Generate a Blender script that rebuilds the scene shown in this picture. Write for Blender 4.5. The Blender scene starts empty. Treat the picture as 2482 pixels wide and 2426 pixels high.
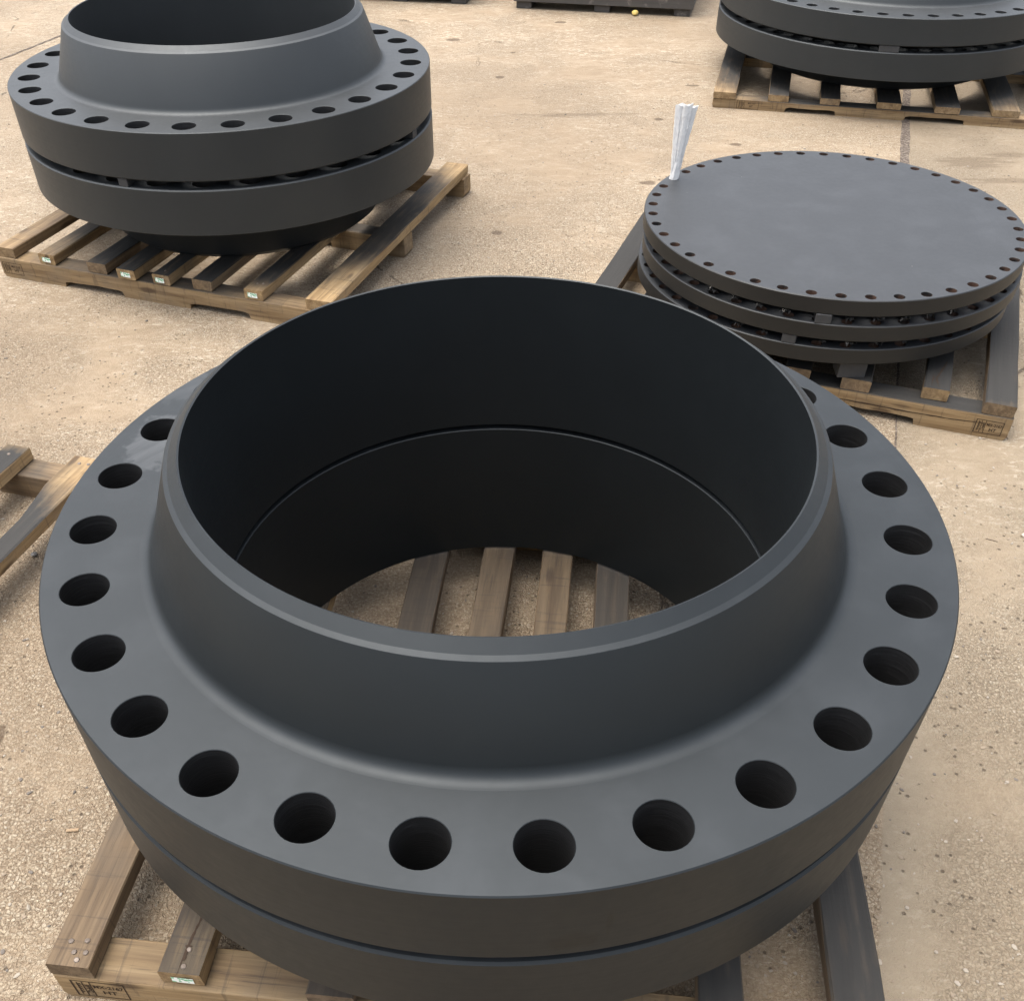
import bpy, math, random
from mathutils import Matrix, Vector
S = bpy.context.scene
PI = math.pi
# ------------------------------------------------------------------ camera
cam_data = bpy.data.cameras.new('camera')
cam = bpy.data.objects.new('camera', cam_data)
S.collection.objects.link(cam)
S.camera = cam
cam_data.sensor_fit = 'HORIZONTAL'
cam_data.sensor_width = 36.0
cam_data.lens = 2360.22 / 2482 * 36.0
cam_data.shift_x = 0.01877
cam_data.shift_y = 0.14233
cam_data.clip_start = 0.05
cam_data.clip_end = 500
cam.matrix_world = Matrix(((0.999987, 0.004155, 0.003053, -0.003062),
                           (-0.000799, 0.709809, -0.704394, -1.18076),
                           (-0.005094, 0.704382, 0.709803, 0.890882),
                           (0, 0, 0, 1)))
# ------------------------------------------------------------------ sky, sun, exposure
SUN_EL, SUN_AZ = math.radians(77), math.radians(-75)      # azimuth measured from +Y towards +X
world = bpy.data.worlds.new('World')
S.world = world
world.use_nodes = True
wn = world.node_tree.nodes; wl = world.node_tree.links
sky = wn.new('ShaderNodeTexSky')
sky.sky_type = 'NISHITA'
sky.sun_disc = False
sky.sun_elevation = SUN_EL
sky.sun_rotation = SUN_AZ
sky.air_density = 1.0
sky.dust_density = 7.0
sky.ozone_density = 1.0
hs = wn.new('ShaderNodeHueSaturation')
hs.inputs['Saturation'].default_value = 0.52             # overcast: cloud cover greys the blue
wl.new(sky.outputs[0], hs.inputs['Color'])
wl.new(hs.outputs[0], wn['Background'].inputs['Color'])
wn['Background'].inputs['Strength'].default_value = 0.14
sun_data = bpy.data.lights.new('sun', 'SUN')
sun_data.energy = 0.6
sun_data.angle = math.radians(70)
sun_data.color = (1.0, 0.97, 0.92)
sun = bpy.data.objects.new('sun', sun_data)
S.collection.objects.link(sun)
sd = Vector((math.sin(SUN_AZ) * math.cos(SUN_EL), math.cos(SUN_AZ) * math.cos(SUN_EL), math.sin(SUN_EL)))
sun.rotation_euler = sd.to_track_quat('Z', 'Y').to_euler()
vs = S.view_settings
S.display_settings.display_device = 'sRGB'
vs.view_transform = 'Standard'
vs.look = 'None'
vs.exposure = 1.65
vs.gamma = 1.0
vs.use_curve_mapping = False
S.cycles.use_denoising = True
S.cycles.max_bounces = 6
S.cycles.diffuse_bounces = 3
S.cycles.glossy_bounces = 3

# ------------------------------------------------------------------ helpers
def link(o, parent=None):
    S.collection.objects.link(o)
    if parent is not None:
        o.parent = parent
    return o

def tag(o, label=None, cat=None, group=None, kind=None):
    if label: o['label'] = label
    if cat: o['category'] = cat
    if group: o['group'] = group
    if kind: o['kind'] = kind
    return o

def empty(name, loc=(0, 0, 0), rot=(0, 0, 0)):
    o = bpy.data.objects.new(name, None)
    o.empty_display_size = 0.1
    o.location = loc; o.rotation_euler = rot
    return link(o)

class MB:
    """collects vertices and faces of one mesh"""
    def __init__(self):
        self.v = []; self.f = []; self.m = []; self.key = {}
    def pt(self, p, weld=False):
        if weld:
            k = (round(p[0], 5), round(p[1], 5), round(p[2], 5))
            if k in self.key: return self.key[k]
            self.key[k] = len(self.v)
        self.v.append(tuple(p)); return len(self.v) - 1
    def face(self, ids, m=0):
        self.f.append(tuple(ids)); self.m.append(m)
    def mesh(self, name, mats, sharp=30, smooth=True):
        me = bpy.data.meshes.new(name)
        me.from_pydata(self.v, [], self.f)
        for m in mats: me.materials.append(m)
        me.polygons.foreach_set('material_index', self.m)
        me.validate(); me.update()
        if smooth:
            me.shade_smooth()
            me.set_sharp_from_angle(angle=math.radians(sharp))
        return me
    def obj(self, name, mats, parent=None, **k):
        return link(bpy.data.objects.new(name, self.mesh(name, mats, **k)), parent)

def lathe(mb, prof, n, closed=True, m=0):
    rings = []
    for r, z in prof:
        rings.append([mb.pt((r * math.cos(2 * PI * i / n), r * math.sin(2 * PI * i / n), z)) for i in range(n)])
    cnt = len(prof) if closed else len(prof) - 1
    for j in range(cnt):
        a, b = rings[j], rings[(j + 1) % len(prof)]
        for i in range(n):
            k = (i + 1) % n
            mb.face((a[i], b[i], b[k], a[k]), m)
    return rings

def cbox(mb, sx, sy, sz, c=0.003, off=(0, 0, 0), m=0):
    """box with all edges chamfered: 44 triangles"""
    ids = {}
    hx, hy, hz = sx / 2, sy / 2, sz / 2
    for ix in (-1, 1):
        for iy in (-1, 1):
            for iz in (-1, 1):
                for ax in range(3):
                    p = [ix * (hx - c), iy * (hy - c), iz * (hz - c)]
                    p[ax] = (ix * hx, iy * hy, iz * hz)[ax]
                    ids[(ix, iy, iz, ax)] = mb.pt((p[0] + off[0], p[1] + off[1], p[2] + off[2]))
    def quad(l, flip):
        mb.face(l if not flip else l[::-1], m)
    for s in (-1, 1):
        quad([ids[(s, a, b, 0)] for a, b in ((-1, -1), (1, -1), (1, 1), (-1, 1))], s < 0)
        quad([ids[(a, s, b, 1)] for a, b in ((-1, -1), (1, -1), (1, 1), (-1, 1))], s > 0)
        quad([ids[(a, b, s, 2)] for a, b in ((-1, -1), (1, -1), (1, 1), (-1, 1))], s < 0)
    for a in (-1, 1):
        for b in (-1, 1):
            quad([ids[(-1, a, b, 1)], ids[(1, a, b, 1)], ids[(1, a, b, 2)], ids[(-1, a, b, 2)]], a * b < 0)
            quad([ids[(a, -1, b, 0)], ids[(a, 1, b, 0)], ids[(a, 1, b, 2)], ids[(a, -1, b, 2)]], a * b > 0)
            quad([ids[(a, b, -1, 0)], ids[(a, b, 1, 0)], ids[(a, b, 1, 1)], ids[(a, b, -1, 1)]], a * b < 0)
            for c_ in (-1, 1):
                quad([ids[(a, b, c_, 0)], ids[(a, b, c_, 1)], ids[(a, b, c_, 2)]], a * b * c_ < 0)

# ------------------------------------------------------------------ materials
def new_mat(name):
    m = bpy.data.materials.new(name); m.use_nodes = True
    nt = m.node_tree
    return m, nt, nt.nodes['Principled BSDF']

class NT:
    def __init__(self, nt): self.nt = nt
    def node(self, t, **k):
        n = self.nt.nodes.new(t)
        for a, b in k.items(): setattr(n, a, b)
        return n
    def val(self, sock, v):
        if isinstance(v, bpy.types.NodeSocket): self.nt.links.new(v, sock)
        else: sock.default_value = v
    def math(self, op, a, b=0.0, c=None, clamp=False):
        n = self.node('ShaderNodeMath', operation=op); n.use_clamp = clamp
        self.val(n.inputs[0], a); self.val(n.inputs[1], b)
        if c is not None: self.val(n.inputs[2], c)
        return n.outputs[0]
    def vmath(self, op, a, b=(0, 0, 0)):
        n = self.node('ShaderNodeVectorMath', operation=op)
        self.val(n.inputs[0], a)
        if op == 'SCALE': self.val(n.inputs['Scale'], b)
        else: self.val(n.inputs[1], b)
        return n.outputs['Value'] if op in ('LENGTH', 'DISTANCE', 'DOT_PRODUCT') else n.outputs[0]
    def noise(self, vec, scale, detail=4, rough=0.55, dist=0.0):
        n = self.node('ShaderNodeTexNoise')
        self.val(n.inputs['Vector'], vec); n.inputs['Scale'].default_value = scale
        n.inputs['Detail'].default_value = detail; n.inputs['Roughness'].default_value = rough
        n.inputs['Distortion'].default_value = dist
        return n.outputs['Fac']
    def voro(self, vec, scale, feature='F1', rnd=1.0):
        n = self.node('ShaderNodeTexVoronoi', feature=feature)
        self.val(n.inputs['Vector'], vec); n.inputs['Scale'].default_value = scale
        n.inputs['Randomness'].default_value = rnd
        return n
    def ramp(self, fac, stops, interp='LINEAR'):
        n = self.node('ShaderNodeValToRGB'); n.color_ramp.interpolation = interp
        e = n.color_ramp.elements
        while len(e) < len(stops): e.new(0.5)
        for x, (p, c) in zip(e, stops):
            x.position = p; x.color = (*c, 1) if len(c) == 3 else c
        self.val(n.inputs[0], fac)
        return n.outputs[0]
    def step(self, x, a, b):
        n = self.node('ShaderNodeMapRange', interpolation_type='SMOOTHSTEP')
        self.val(n.inputs['Value'], x)
        self.val(n.inputs['From Min'], a); self.val(n.inputs['From Max'], b)
        return n.outputs[0]
    def mix(self, f, a, b, mode='MIX'):
        n = self.node('ShaderNodeMix', data_type='RGBA', blend_type=mode)
        self.val(n.inputs[0], f)
        for s, v in ((n.inputs[6], a), (n.inputs[7], b)):
            self.val(s, v if isinstance(v, bpy.types.NodeSocket) else (*v, 1))
        return n.outputs[2]
    def mapping(self, vec, scale=(1, 1, 1), rot=(0, 0, 0), loc=(0, 0, 0)):
        n = self.node('ShaderNodeMapping')
        self.val(n.inputs['Vector'], vec)
        n.inputs['Scale'].default_value = scale; n.inputs['Rotation'].default_value = rot; n.inputs['Location'].default_value = loc
        return n.outputs[0]
    def bump(self, h, strength, dist, normal=None):
        n = self.node('ShaderNodeBump')
        n.inputs['Strength'].default_value = strength; n.inputs['Distance'].default_value = dist
        self.val(n.inputs['Height'], h)
        if normal is not None: self.val(n.inputs['Normal'], normal)
        return n.outputs[0]

def paint_mat(name, base=(0.0055, 0.0066, 0.0078), rough=0.45, dust=0.06, marks=(), up_light=0.04, spec=0.45, tint=(0.90, 0.97, 1.0, 1)):
    """satin charcoal coating: slight mottling, patchy dust and an even painted-in light tone on faces that look up, scuffs at given local places"""
    m, nt, b = new_mat(name); N = NT(nt)
    tc = N.node('ShaderNodeTexCoord'); geo = N.node('ShaderNodeNewGeometry')
    ob = tc.outputs['Object']; pos = geo.outputs['Position']
    n1 = N.noise(pos, 5.0, 3); n2 = N.noise(pos, 60.0, 2); n3 = N.noise(pos, 900.0, 1)
    nw = N.noise(pos, 38.0, 4)
    col = N.mix(N.step(n1, 0.3, 0.75), tuple(c * 0.93 for c in base), tuple(c * 1.10 for c in base))
    up = N.node('ShaderNodeSeparateXYZ'); nt.links.new(geo.outputs['Normal'], up.inputs[0])
    upz = N.step(up.outputs[2], 0.6, 0.95)
    dm = N.math('MULTIPLY', upz, N.step(N.noise(pos, 9.0, 4, 0.6, 0.3), 0.42, 0.78))
    dm = N.math('ADD', N.math('MULTIPLY', dm, dust), N.math('MULTIPLY', upz, up_light))  # patches are dust; the even part paints sky light onto upward faces
    col = N.mix(dm, col, (0.12, 0.130, 0.145))
    rgh = N.math('ADD', rough, N.math('MULTIPLY', N.math('SUBTRACT', n2, 0.5), 0.10))
    rgh = N.math('ADD', rgh, N.math('MULTIPLY', dm, 0.25))
    rr = N.vmath('LENGTH', N.mapping(ob, scale=(1, 1, 0)))
    cx = N.node('ShaderNodeCombineXYZ'); N.val(cx.inputs[0], N.math('MULTIPLY', rr, 300.0))
    N.val(cx.inputs[1], N.math('MULTIPLY', N.vmath('DOT_PRODUCT', ob, (0, 0, 1)), 300.0))
    lr = N.noise(cx.outputs[0], 1.0, 2)
    rgh = N.math('ADD', rgh, N.math('MULTIPLY', N.math('SUBTRACT', lr, 0.5), 0.10))
    # pale specks of grit
    sp = N.voro(pos, 26.0)
    spm = N.math('MULTIPLY', N.math('LESS_THAN', sp.outputs['Distance'], 0.025), N.math('MULTIPLY', upz, N.math('GREATER_THAN', N.noise(pos, 7.0, 2), 0.6)))
    col = N.mix(spm, col, (0.45, 0.42, 0.38))
    for (mx, my, mz), rad, stretch, rot, colr, amt in marks:
        v = N.vmath('SUBTRACT', pos, (mx, my, mz))
        v = N.mapping(v, scale=stretch, rot=(0, 0, rot))
        d = N.vmath('LENGTH', v)
        wob = N.math('MULTIPLY', N.math('SUBTRACT', nw, 0.5), rad * 1.5)
        mk = N.math('SUBTRACT', 1.0, N.step(N.math('ADD', d, wob), rad * 0.72, rad))
        st = N.step(N.noise(N.mapping(v, scale=(6, 70, 20)), 1.0, 4), 0.25, 0.65)
        mk = N.math('MULTIPLY', mk, N.math('ADD', 0.35, N.math('MULTIPLY', st, 0.65)))
        col = N.mix(N.math('MULTIPLY', mk, amt), col, colr)
    nt.links.new(col, b.inputs['Base Color'])
    nt.links.new(rgh, b.inputs['Roughness'])
    b.inputs['Specular IOR Level'].default_value = spec
    b.inputs['Specular Tint'].default_value = tint
    nt.links.new(N.bump(N.math('ADD', N.math('MULTIPLY', n3, 0.6), n2), 0.10, 0.0006), b.inputs['Normal'])
    return m

def hole_mat(name, rust=0.0):
    """drilled wall of a bolt hole: tool rings round the axis"""
    m, nt, b = new_mat(name); N = NT(nt)
    geo = N.node('ShaderNodeNewGeometry'); pos = geo.outputs['Position']
    w = N.noise(N.mapping(pos, scale=(14, 14, 900)), 1.0, 4, 0.6, 0.5)
    col = N.mix(N.step(w, 0.45, 0.75), (0.006, 0.006, 0.006), (0.026, 0.026, 0.027))
    if rust:
        col = N.mix(N.math('MULTIPLY', N.step(N.noise(pos, 30.0, 4), 0.35, 0.55), rust), col, (0.13, 0.065, 0.038))
    nt.links.new(col, b.inputs['Base Color'])
    b.inputs['Roughness'].default_value = 0.55
    nt.links.new(N.bump(w, 0.4, 0.0014), b.inputs['Normal'])
    return m

def wood_mat(name, centre=(0, 0), r_full=0.62, r_zero=0.86, spray_all=0.0):
    """rough pallet timber, long axis = local X; charcoal overspray lies on the upper faces round the work that was coated"""
    m, nt, b = new_mat(name); N = NT(nt)
    tc = N.node('ShaderNodeTexCoord'); geo = N.node('ShaderNodeNewGeometry'); oi = N.node('ShaderNodeObjectInfo')
    pos = geo.outputs['Position']
    rnd = oi.outputs['Random']
    offs = N.node('ShaderNodeCombineXYZ'); N.val(offs.inputs[0], N.math('MULTIPLY', rnd, 37.0)); N.val(offs.inputs[1], N.math('MULTIPLY', rnd, 11.0))
    ob = N.vmath('ADD', tc.outputs['Object'], offs.outputs[0])
    a1 = N.node('ShaderNodeAttribute', attribute_type='OBJECT', attribute_name='tone')
    a2 = N.node('ShaderNodeAttribute', attribute_type='OBJECT', attribute_name='spray')
    g1 = N.noise(N.mapping(ob, scale=(3.0, 55, 55)), 1.0, 6, 0.6, 0.4)
    g2 = N.noise(N.mapping(ob, scale=(9.0, 240, 240)), 1.0, 4, 0.6, 0.2)
    g3 = N.noise(ob, 9.0, 4)
    saw = N.noise(N.mapping(ob, scale=(95, 4, 10)), 1.0, 4, 0.7, 0.3)
    dark = N.ramp(g1, [(0.30, (0.085, 0.060, 0.040)), (0.52, (0.185, 0.132, 0.088)), (0.72, (0.285, 0.205, 0.140))])
    fresh = N.ramp(g1, [(0.30, (0.27, 0.165, 0.078)), (0.52, (0.45, 0.305, 0.155)), (0.72, (0.60, 0.43, 0.235))])
    col = N.mix(a1.outputs['Fac'], dark, fresh)
    col = N.mix(N.math('MULTIPLY', N.step(g3, 0.48, 0.74), 0.45), col, N.mix(a1.outputs['Fac'], (0.105, 0.090, 0.076), (0.28, 0.225, 0.165)))
    col = N.mix(N.math('MULTIPLY', N.step(saw, 0.56, 0.66), 0.40), col, (0.075, 0.055, 0.042))
    col = N.mix(N.math('MULTIPLY', N.step(g2, 0.56, 0.66), 0.45), col, (0.07, 0.05, 0.035))
    kn = N.voro(N.mapping(ob, scale=(5, 16, 16)), 1.0)
    col = N.mix(N.math('MULTIPLY', N.math('SUBTRACT', 1.0, N.step(N.math('ADD', kn.outputs['Distance'], N.math('MULTIPLY', g1, 0.12)), 0.14, 0.26)), 0.75), col, (0.085, 0.05, 0.028))
    # overspray
    xy = N.mapping(pos, scale=(1, 1, 0))
    d = N.vmath('DISTANCE', xy, (centre[0], centre[1], 0))
    d = N.math('ADD', d, N.math('MULTIPLY', N.math('SUBTRACT', N.noise(pos, 7.0, 4), 0.5), 0.22))
    rad = N.math('SUBTRACT', 1.0, N.step(d, r_full, r_zero))
    rad = N.math('MAXIMUM', rad, spray_all)
    up = N.node('ShaderNodeSeparateXYZ'); nt.links.new(geo.outputs['True Normal'], up.inputs[0])
    upm = N.step(up.outputs[2], 0.2, 0.9)
    msk = N.math('MULTIPLY', N.math('MULTIPLY', rad, upm), a2.outputs['Fac'])
    wear = N.step(N.noise(N.mapping(ob, scale=(10, 60, 60)), 1.0, 5), 0.30, 0.52)
    msk = N.math('MULTIPLY', msk, N.math('ADD', 0.86, N.math('MULTIPLY', wear, 0.14)))
    spc = N.mix(g1, (0.026, 0.025, 0.024), (0.052, 0.050, 0.047))
    col = N.mix(msk, col, spc)
    col = N.mix(1.0, col, (0.59, 0.59, 0.57), 'MULTIPLY')
    nt.links.new(col, b.inputs['Base Color'])
    b.inputs['Roughness'].default_value = 0.78
    b.inputs['Specular IOR Level'].default_value = 0.3
    hgt = N.math('ADD', N.math('MULTIPLY', g1, 0.8), N.math('ADD', N.math('MULTIPLY', g2, 0.5), N.math('MULTIPLY', saw, 0.35)))
    nt.links.new(N.bump(hgt, 0.55, 0.0022), b.inputs['Normal'])
    return m

def plain(name, col, rough=0.6, metal=0.0, var=0.15, scale=60.0, spec=0.5):
    m, nt, b = new_mat(name); N = NT(nt)
    geo = N.node('ShaderNodeNewGeometry')
    n = N.noise(geo.outputs['Position'], scale, 4)
    c = N.mix(n, tuple(x * (1 - var) for x in col), tuple(min(1, x * (1 + var)) for x in col))
    nt.links.new(c, b.inputs['Base Color'])
    b.inputs['Roughness'].default_value = rough; b.inputs['Metallic'].default_value = metal
    b.inputs['Specular IOR Level'].default_value = spec
    nt.links.new(N.bump(n, 0.2, 0.001), b.inputs['Normal'])
    return m

def ground_mat():
    m, nt, b = new_mat('worn_concrete'); N = NT(nt)
    geo = N.node('ShaderNodeNewGeometry'); pos = geo.outputs['Position']
    wob = N.noise(pos, 30.0, 3)
    # how far the cement skin has worn off the aggregate
    big = N.noise(pos, 0.9, 4, 0.55, 0.3)
    mid = N.noise(pos, 3.2, 5, 0.6, 0.4)
    wear = N.step(N.math('ADD', N.math('MULTIPLY', big, 0.5), N.math('MULTIPLY', mid, 0.5)), 0.36, 0.60)
    # the slab beyond the joint keeps more of its skin
    sep = N.node('ShaderNodeSeparateXYZ'); nt.links.new(pos, sep.inputs[0])
    side = N.math('SUBTRACT', sep.outputs[0], N.math('ADD', 0.735, N.math('MULTIPLY', sep.outputs[1], 0.31)))
    right = N.step(side, -0.004, 0.004)
    far = N.step(sep.outputs[1], 1.2, 4.2)
    wear = N.math('MULTIPLY', wear, N.math('SUBTRACT', 1.0, N.math('MULTIPLY', far, 0.35)))
    strip = N.math('MULTIPLY', right, N.math('SUBTRACT', 1.0, N.step(N.math('ADD', side, N.math('MULTIPLY', mid, 0.12)), 0.10, 0.20)))
    strip = N.math('MULTIPLY', strip, N.math('SUBTRACT', 1.0, N.step(sep.outputs[1], 0.0, 0.5)))
    wear = N.math('MULTIPLY', wear, N.math('SUBTRACT', 1.0, N.math('MULTIPLY', strip, 0.85)))
    # aggregate
    v1 = N.voro(N.mapping(pos, scale=(1, 1, 0.2)), 150.0); v1e = N.voro(N.mapping(pos, scale=(1, 1, 0.2)), 150.0, 'DISTANCE_TO_EDGE')
    v2 = N.voro(N.mapping(pos, scale=(1, 1, 0.2)), 330.0)
    sc = N.node('ShaderNodeSeparateColor'); nt.links.new(v1.outputs['Color'], sc.inputs[0])
    stone = N.ramp(sc.outputs[0], [(0.0, (0.20, 0.135, 0.092)), (0.16, (0.33, 0.245, 0.175)), (0.40, (0.43, 0.335, 0.25)), (0.62, (0.50, 0.405, 0.305)), (0.82, (0.60, 0.51, 0.40)), (1.0, (0.72, 0.65, 0.55))])
    sc2 = N.node('ShaderNodeSeparateColor'); nt.links.new(v2.outputs['Color'], sc2.inputs[0])
    grit = N.ramp(sc2.outputs[0], [(0.0, (0.26, 0.19, 0.135)), (0.5, (0.43, 0.34, 0.255)), (1.0, (0.58, 0.49, 0.39))])
    edge = N.step(v1e.outputs['Distance'], 0.02, 0.16)
    agg = N.mix(edge, N.mix(0.7, grit, (0.30, 0.22, 0.155)), stone)
    agg = N.mix(0.30, agg, grit)
    fine = N.noise(pos, 160.0, 4, 0.78)
    agg = N.mix(N.math('MULTIPLY', N.step(fine, 0.53, 0.62), 0.75), agg, (0.88, 0.77, 0.61))
    agg = N.mix(N.math('MULTIPLY', N.math('SUBTRACT', 1.0, N.step(fine, 0.36, 0.47)), 0.75), agg, (0.15, 0.095, 0.06))
    # cement skin with trowel / broom streaks
    st = N.noise(N.mapping(pos, scale=(11, 22, 1), rot=(0, 0, math.radians(8))), 1.0, 6, 0.72, 0.8)
    st2 = N.noise(N.mapping(pos, scale=(42, 75, 1), rot=(0, 0, math.radians(5))), 1.0, 4, 0.7, 0.6)
    skin = N.ramp(st, [(0.30, (0.34, 0.25, 0.175)), (0.46, (0.46, 0.355, 0.255)), (0.58, (0.53, 0.425, 0.32)), (0.72, (0.72, 0.63, 0.51))])
    skin = N.mix(N.math('MULTIPLY', N.math('MULTIPLY', N.step(st2, 0.54, 0.62), N.step(mid, 0.36, 0.54)), 0.85), skin, (0.92, 0.84, 0.72))
    skin = N.mix(N.math('MULTIPLY', N.math('SUBTRACT', 1.0, N.step(st2, 0.34, 0.44)), 0.5), skin, (0.27, 0.195, 0.135))
    skin = N.mix(0.16, skin, grit)
    col = N.mix(wear, skin, agg)
    # broad tone: damp and dirt
    tone = N.noise(pos, 0.55, 4, 0.55, 0.5)
    col = N.mix(N.math('MULTIPLY', N.step(tone, 0.40, 0.66), 0.48), col, (0.30, 0.22, 0.15))
    col = N.mix(N.math('MULTIPLY', right, 0.48), col, (0.30, 0.25, 0.192))
    col = N.mix(N.math('MULTIPLY', strip, 0.5), col, (0.38, 0.32, 0.25))
    # pits
    vp = N.voro(pos, 48.0)
    pit = N.math('MULTIPLY', N.math('SUBTRACT', 1.0, N.step(vp.outputs['Distance'], 0.09, 0.19)), N.math('GREATER_THAN', N.noise(pos, 4.0, 3), 0.50))
    col = N.mix(N.math('MULTIPLY', pit, 0.7), col, (0.10, 0.07, 0.05))
    # small dark stains (measured spots)
    spots = [(0.95, 4.02, .034, .012), (.734, 3.532, .026, .012), (.381, 5.207, .04, .016), (-.216, 4.859, .045, .02), (.03, 4.173, .026, .015),
             (.598, 2.78, .034, .016), (.008, 2.314, .02, .014), (1.016, 3.205, .03, .012), (.10, 4.60, .015, .01), (-.95, 0.0, .014, .02), (1.19, .33, .012, .012)]
    for sx, sy, rx, ry in spots:
        v = N.mapping(N.vmath('SUBTRACT', N.mapping(pos, scale=(1, 1, 0)), (sx, sy, 0)), scale=(1 / rx, 1 / ry / 1.6, 1))
        dd = N.math('ADD', N.vmath('LENGTH', v), N.math('MULTIPLY', N.math('SUBTRACT', wob, 0.5), 1.0))
        col = N.mix(N.math('MULTIPLY', N.math('SUBTRACT', 1.0, N.step(dd, 0.7, 1.05)), 0.72), col, (0.13, 0.085, 0.055))
    # brown patches by the far joint
    pat = N.noise(N.mapping(pos, scale=(8, 40, 1)), 1.0, 4)
    for sx, sy, rx, ry in ((1.95, 2.98, .16, .07), (2.12, 3.06, .12, .05), (2.0, 2.78, .2, .04), (-1.75, 3.9, .25, .05), (0.35, 3.6, .3, .03)):
        v = N.mapping(N.vmath('SUBTRACT', N.mapping(pos, scale=(1, 1, 0)), (sx, sy, 0)), scale=(1 / rx, 1 / ry, 1))
        dd = N.math('ADD', N.vmath('LENGTH', v), N.math('MULTIPLY', N.math('SUBTRACT', pat, 0.5), 2.6))
        col = N.mix(N.math('MULTIPLY', N.math('SUBTRACT', 1.0, N.step(dd, 0.5, 1.05)), 0.5), col, (0.20, 0.145, 0.10))
    # hairline cracks
    cr = N.voro(N.mapping(pos, scale=(1, 1, 0)), 0.62, 'DISTANCE_TO_EDGE')
    cwob = N.math('MULTIPLY', N.math('SUBTRACT', N.noise(pos, 9.0, 6, 0.7), 0.5), 0.05)
    crm = N.math('SUBTRACT', 1.0, N.step(N.math('ABSOLUTE', N.math('ADD', cr.outputs['Distance'], cwob)), 0.0008, 0.003))
    crm = N.math('MULTIPLY', crm, N.step(N.noise(pos, 1.7, 3), 0.5, 0.6))
    col = N.mix(N.math('MULTIPLY', crm, 0.75), col, (0.09, 0.065, 0.048))
    col = N.mix(1.0, col, (0.525, 0.523, 0.482), 'MULTIPLY')
    nt.links.new(col, b.inputs['Base Color'])
    b.inputs['Roughness'].default_value = 0.82
    b.inputs['Specular IOR Level'].default_value = 0.3
    h = N.math('MULTIPLY', N.math('MULTIPLY', edge, N.math('ADD', 0.4, N.math('MULTIPLY', sc.outputs[1], 0.6))), wear)
    h = N.math('ADD', h, N.math('MULTIPLY', N.math('SUBTRACT', 1.0, v2.outputs['Distance']), 0.35))
    h = N.math('ADD', h, N.math('MULTIPLY', st, 0.35))
    h = N.math('SUBTRACT', h, N.math('MULTIPLY', pit, 1.2))
    h = N.math('SUBTRACT', h, N.math('MULTIPLY', crm, 1.2))
    h = N.math('ADD', h, N.math('MULTIPLY', fine, 0.6))
    nt.links.new(N.bump(h, 0.85, 0.0036), b.inputs['Normal'])
    return m

G = -0.5375                         # ground level; z = 0 is the upper face of the nearest flange
SH, BH = 0.065, 0.032               # stringer height, deck board thickness
T = G + SH + BH

PAINT_NEAR_SHADED = paint_mat('charcoal_coating_near_shaded', base=(0.0084, 0.0102, 0.0112), spec=0.33, rough=0.48, marks=(  # same coating as the far pairs, colour darkened to paint in near shade
    ((-0.555, 0.170, 0.0), 0.062, (1.25, 0.72, 0.2), math.radians(-35), (0.13, 0.135, 0.14), 0.28),
    ((-0.545, 0.345, 0.0), 0.045, (1.0, 0.8, 0.2), math.radians(-30), (0.12, 0.125, 0.13), 0.15),
    ((0.1193, -0.6494, -0.075), 0.016, (3.2, 1.0, 0.55), 0.0, (0.0025, 0.0025, 0.0025), 0.85),
    ((0.085, -0.652, -0.105), 0.03, (0.8, 1.0, 1.6), 0.0, (0.0040, 0.0038, 0.0035), 0.6)))
PAINT_FAR_LIT = paint_mat('charcoal_coating_far_lit', base=(0.0165, 0.0182, 0.0190), spec=0.48, rough=0.49)  # same coating as the near pair, colour raised to paint in more sky light
PAINT_BLIND = paint_mat('charcoal_coating_dusty_top_lit', base=(0.0055, 0.0058, 0.0060), rough=0.47, dust=0.07, up_light=0.13, spec=0.50, tint=(0.95, 0.98, 0.98, 1))  # dark base, even pale top: shaded sides and lit top painted in
HOLE = hole_mat('drilled_steel'); HOLE_RUST = hole_mat('drilled_steel_rusty', 0.5)

# ------------------------------------------------------------------ ground
mb = MB()
nx = 24
for j in range(nx + 1):
    for i in range(nx + 1):
        mb.pt((-60 + 120 * i / nx, -30 + 120 * j / nx, G))
for j in range(nx):
    for i in range(nx):
        a = j * (nx + 1) + i
        mb.face((a, a + 1, a + nx + 2, a + nx + 1))
ground = mb.obj('ground', [ground_mat()], smooth=False)
tag(ground, kind='structure')

random.seed(4)
def joint(name, p0, p1, w, mat, n=60, rag=0.3, zoff=0.002):
    mb = MB(); p0 = Vector(p0); p1 = Vector(p1); d = (p1 - p0).normalized(); q = Vector((-d.y, d.x))
    L = []; Rr = []
    for i in range(n + 1):
        c = p0.lerp(p1, i / n)
        a = c + q * (w(i / n) / 2 * (1 + random.uniform(-rag, rag))); b = c - q * (w(i / n) / 2 * (1 + random.uniform(-rag, rag)))
        L.append(mb.pt((a.x, a.y, G + zoff))); Rr.append(mb.pt((b.x, b.y, G + zoff)))
    for i in range(n): mb.face((Rr[i], Rr[i + 1], L[i + 1], L[i]))
    return tag(mb.obj(name, [mat], smooth=False), kind='structure')
def dirt_mat():
    m, nt, b = new_mat('joint_dirt'); N = NT(nt)
    geo = N.node('ShaderNodeNewGeometry'); v = N.voro(geo.outputs['Position'], 150.0)
    s = N.node('ShaderNodeSeparateColor'); nt.links.new(v.outputs['Color'], s.inputs[0])
    c = N.ramp(s.outputs[0], [(0, (0.045, 0.033, 0.024)), (0.6, (0.085, 0.066, 0.05)), (1, (0.17, 0.14, 0.11))])
    nt.links.new(c, b.inputs['Base Color']); b.inputs['Roughness'].default_value = 0.9
    nt.links.new(N.bump(v.outputs['Distance'], 0.8, 0.004), b.inputs['Normal'])
    return m
DIRT = dirt_mat()
dj = Vector((0.31, 1.0)).normalized()
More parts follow.
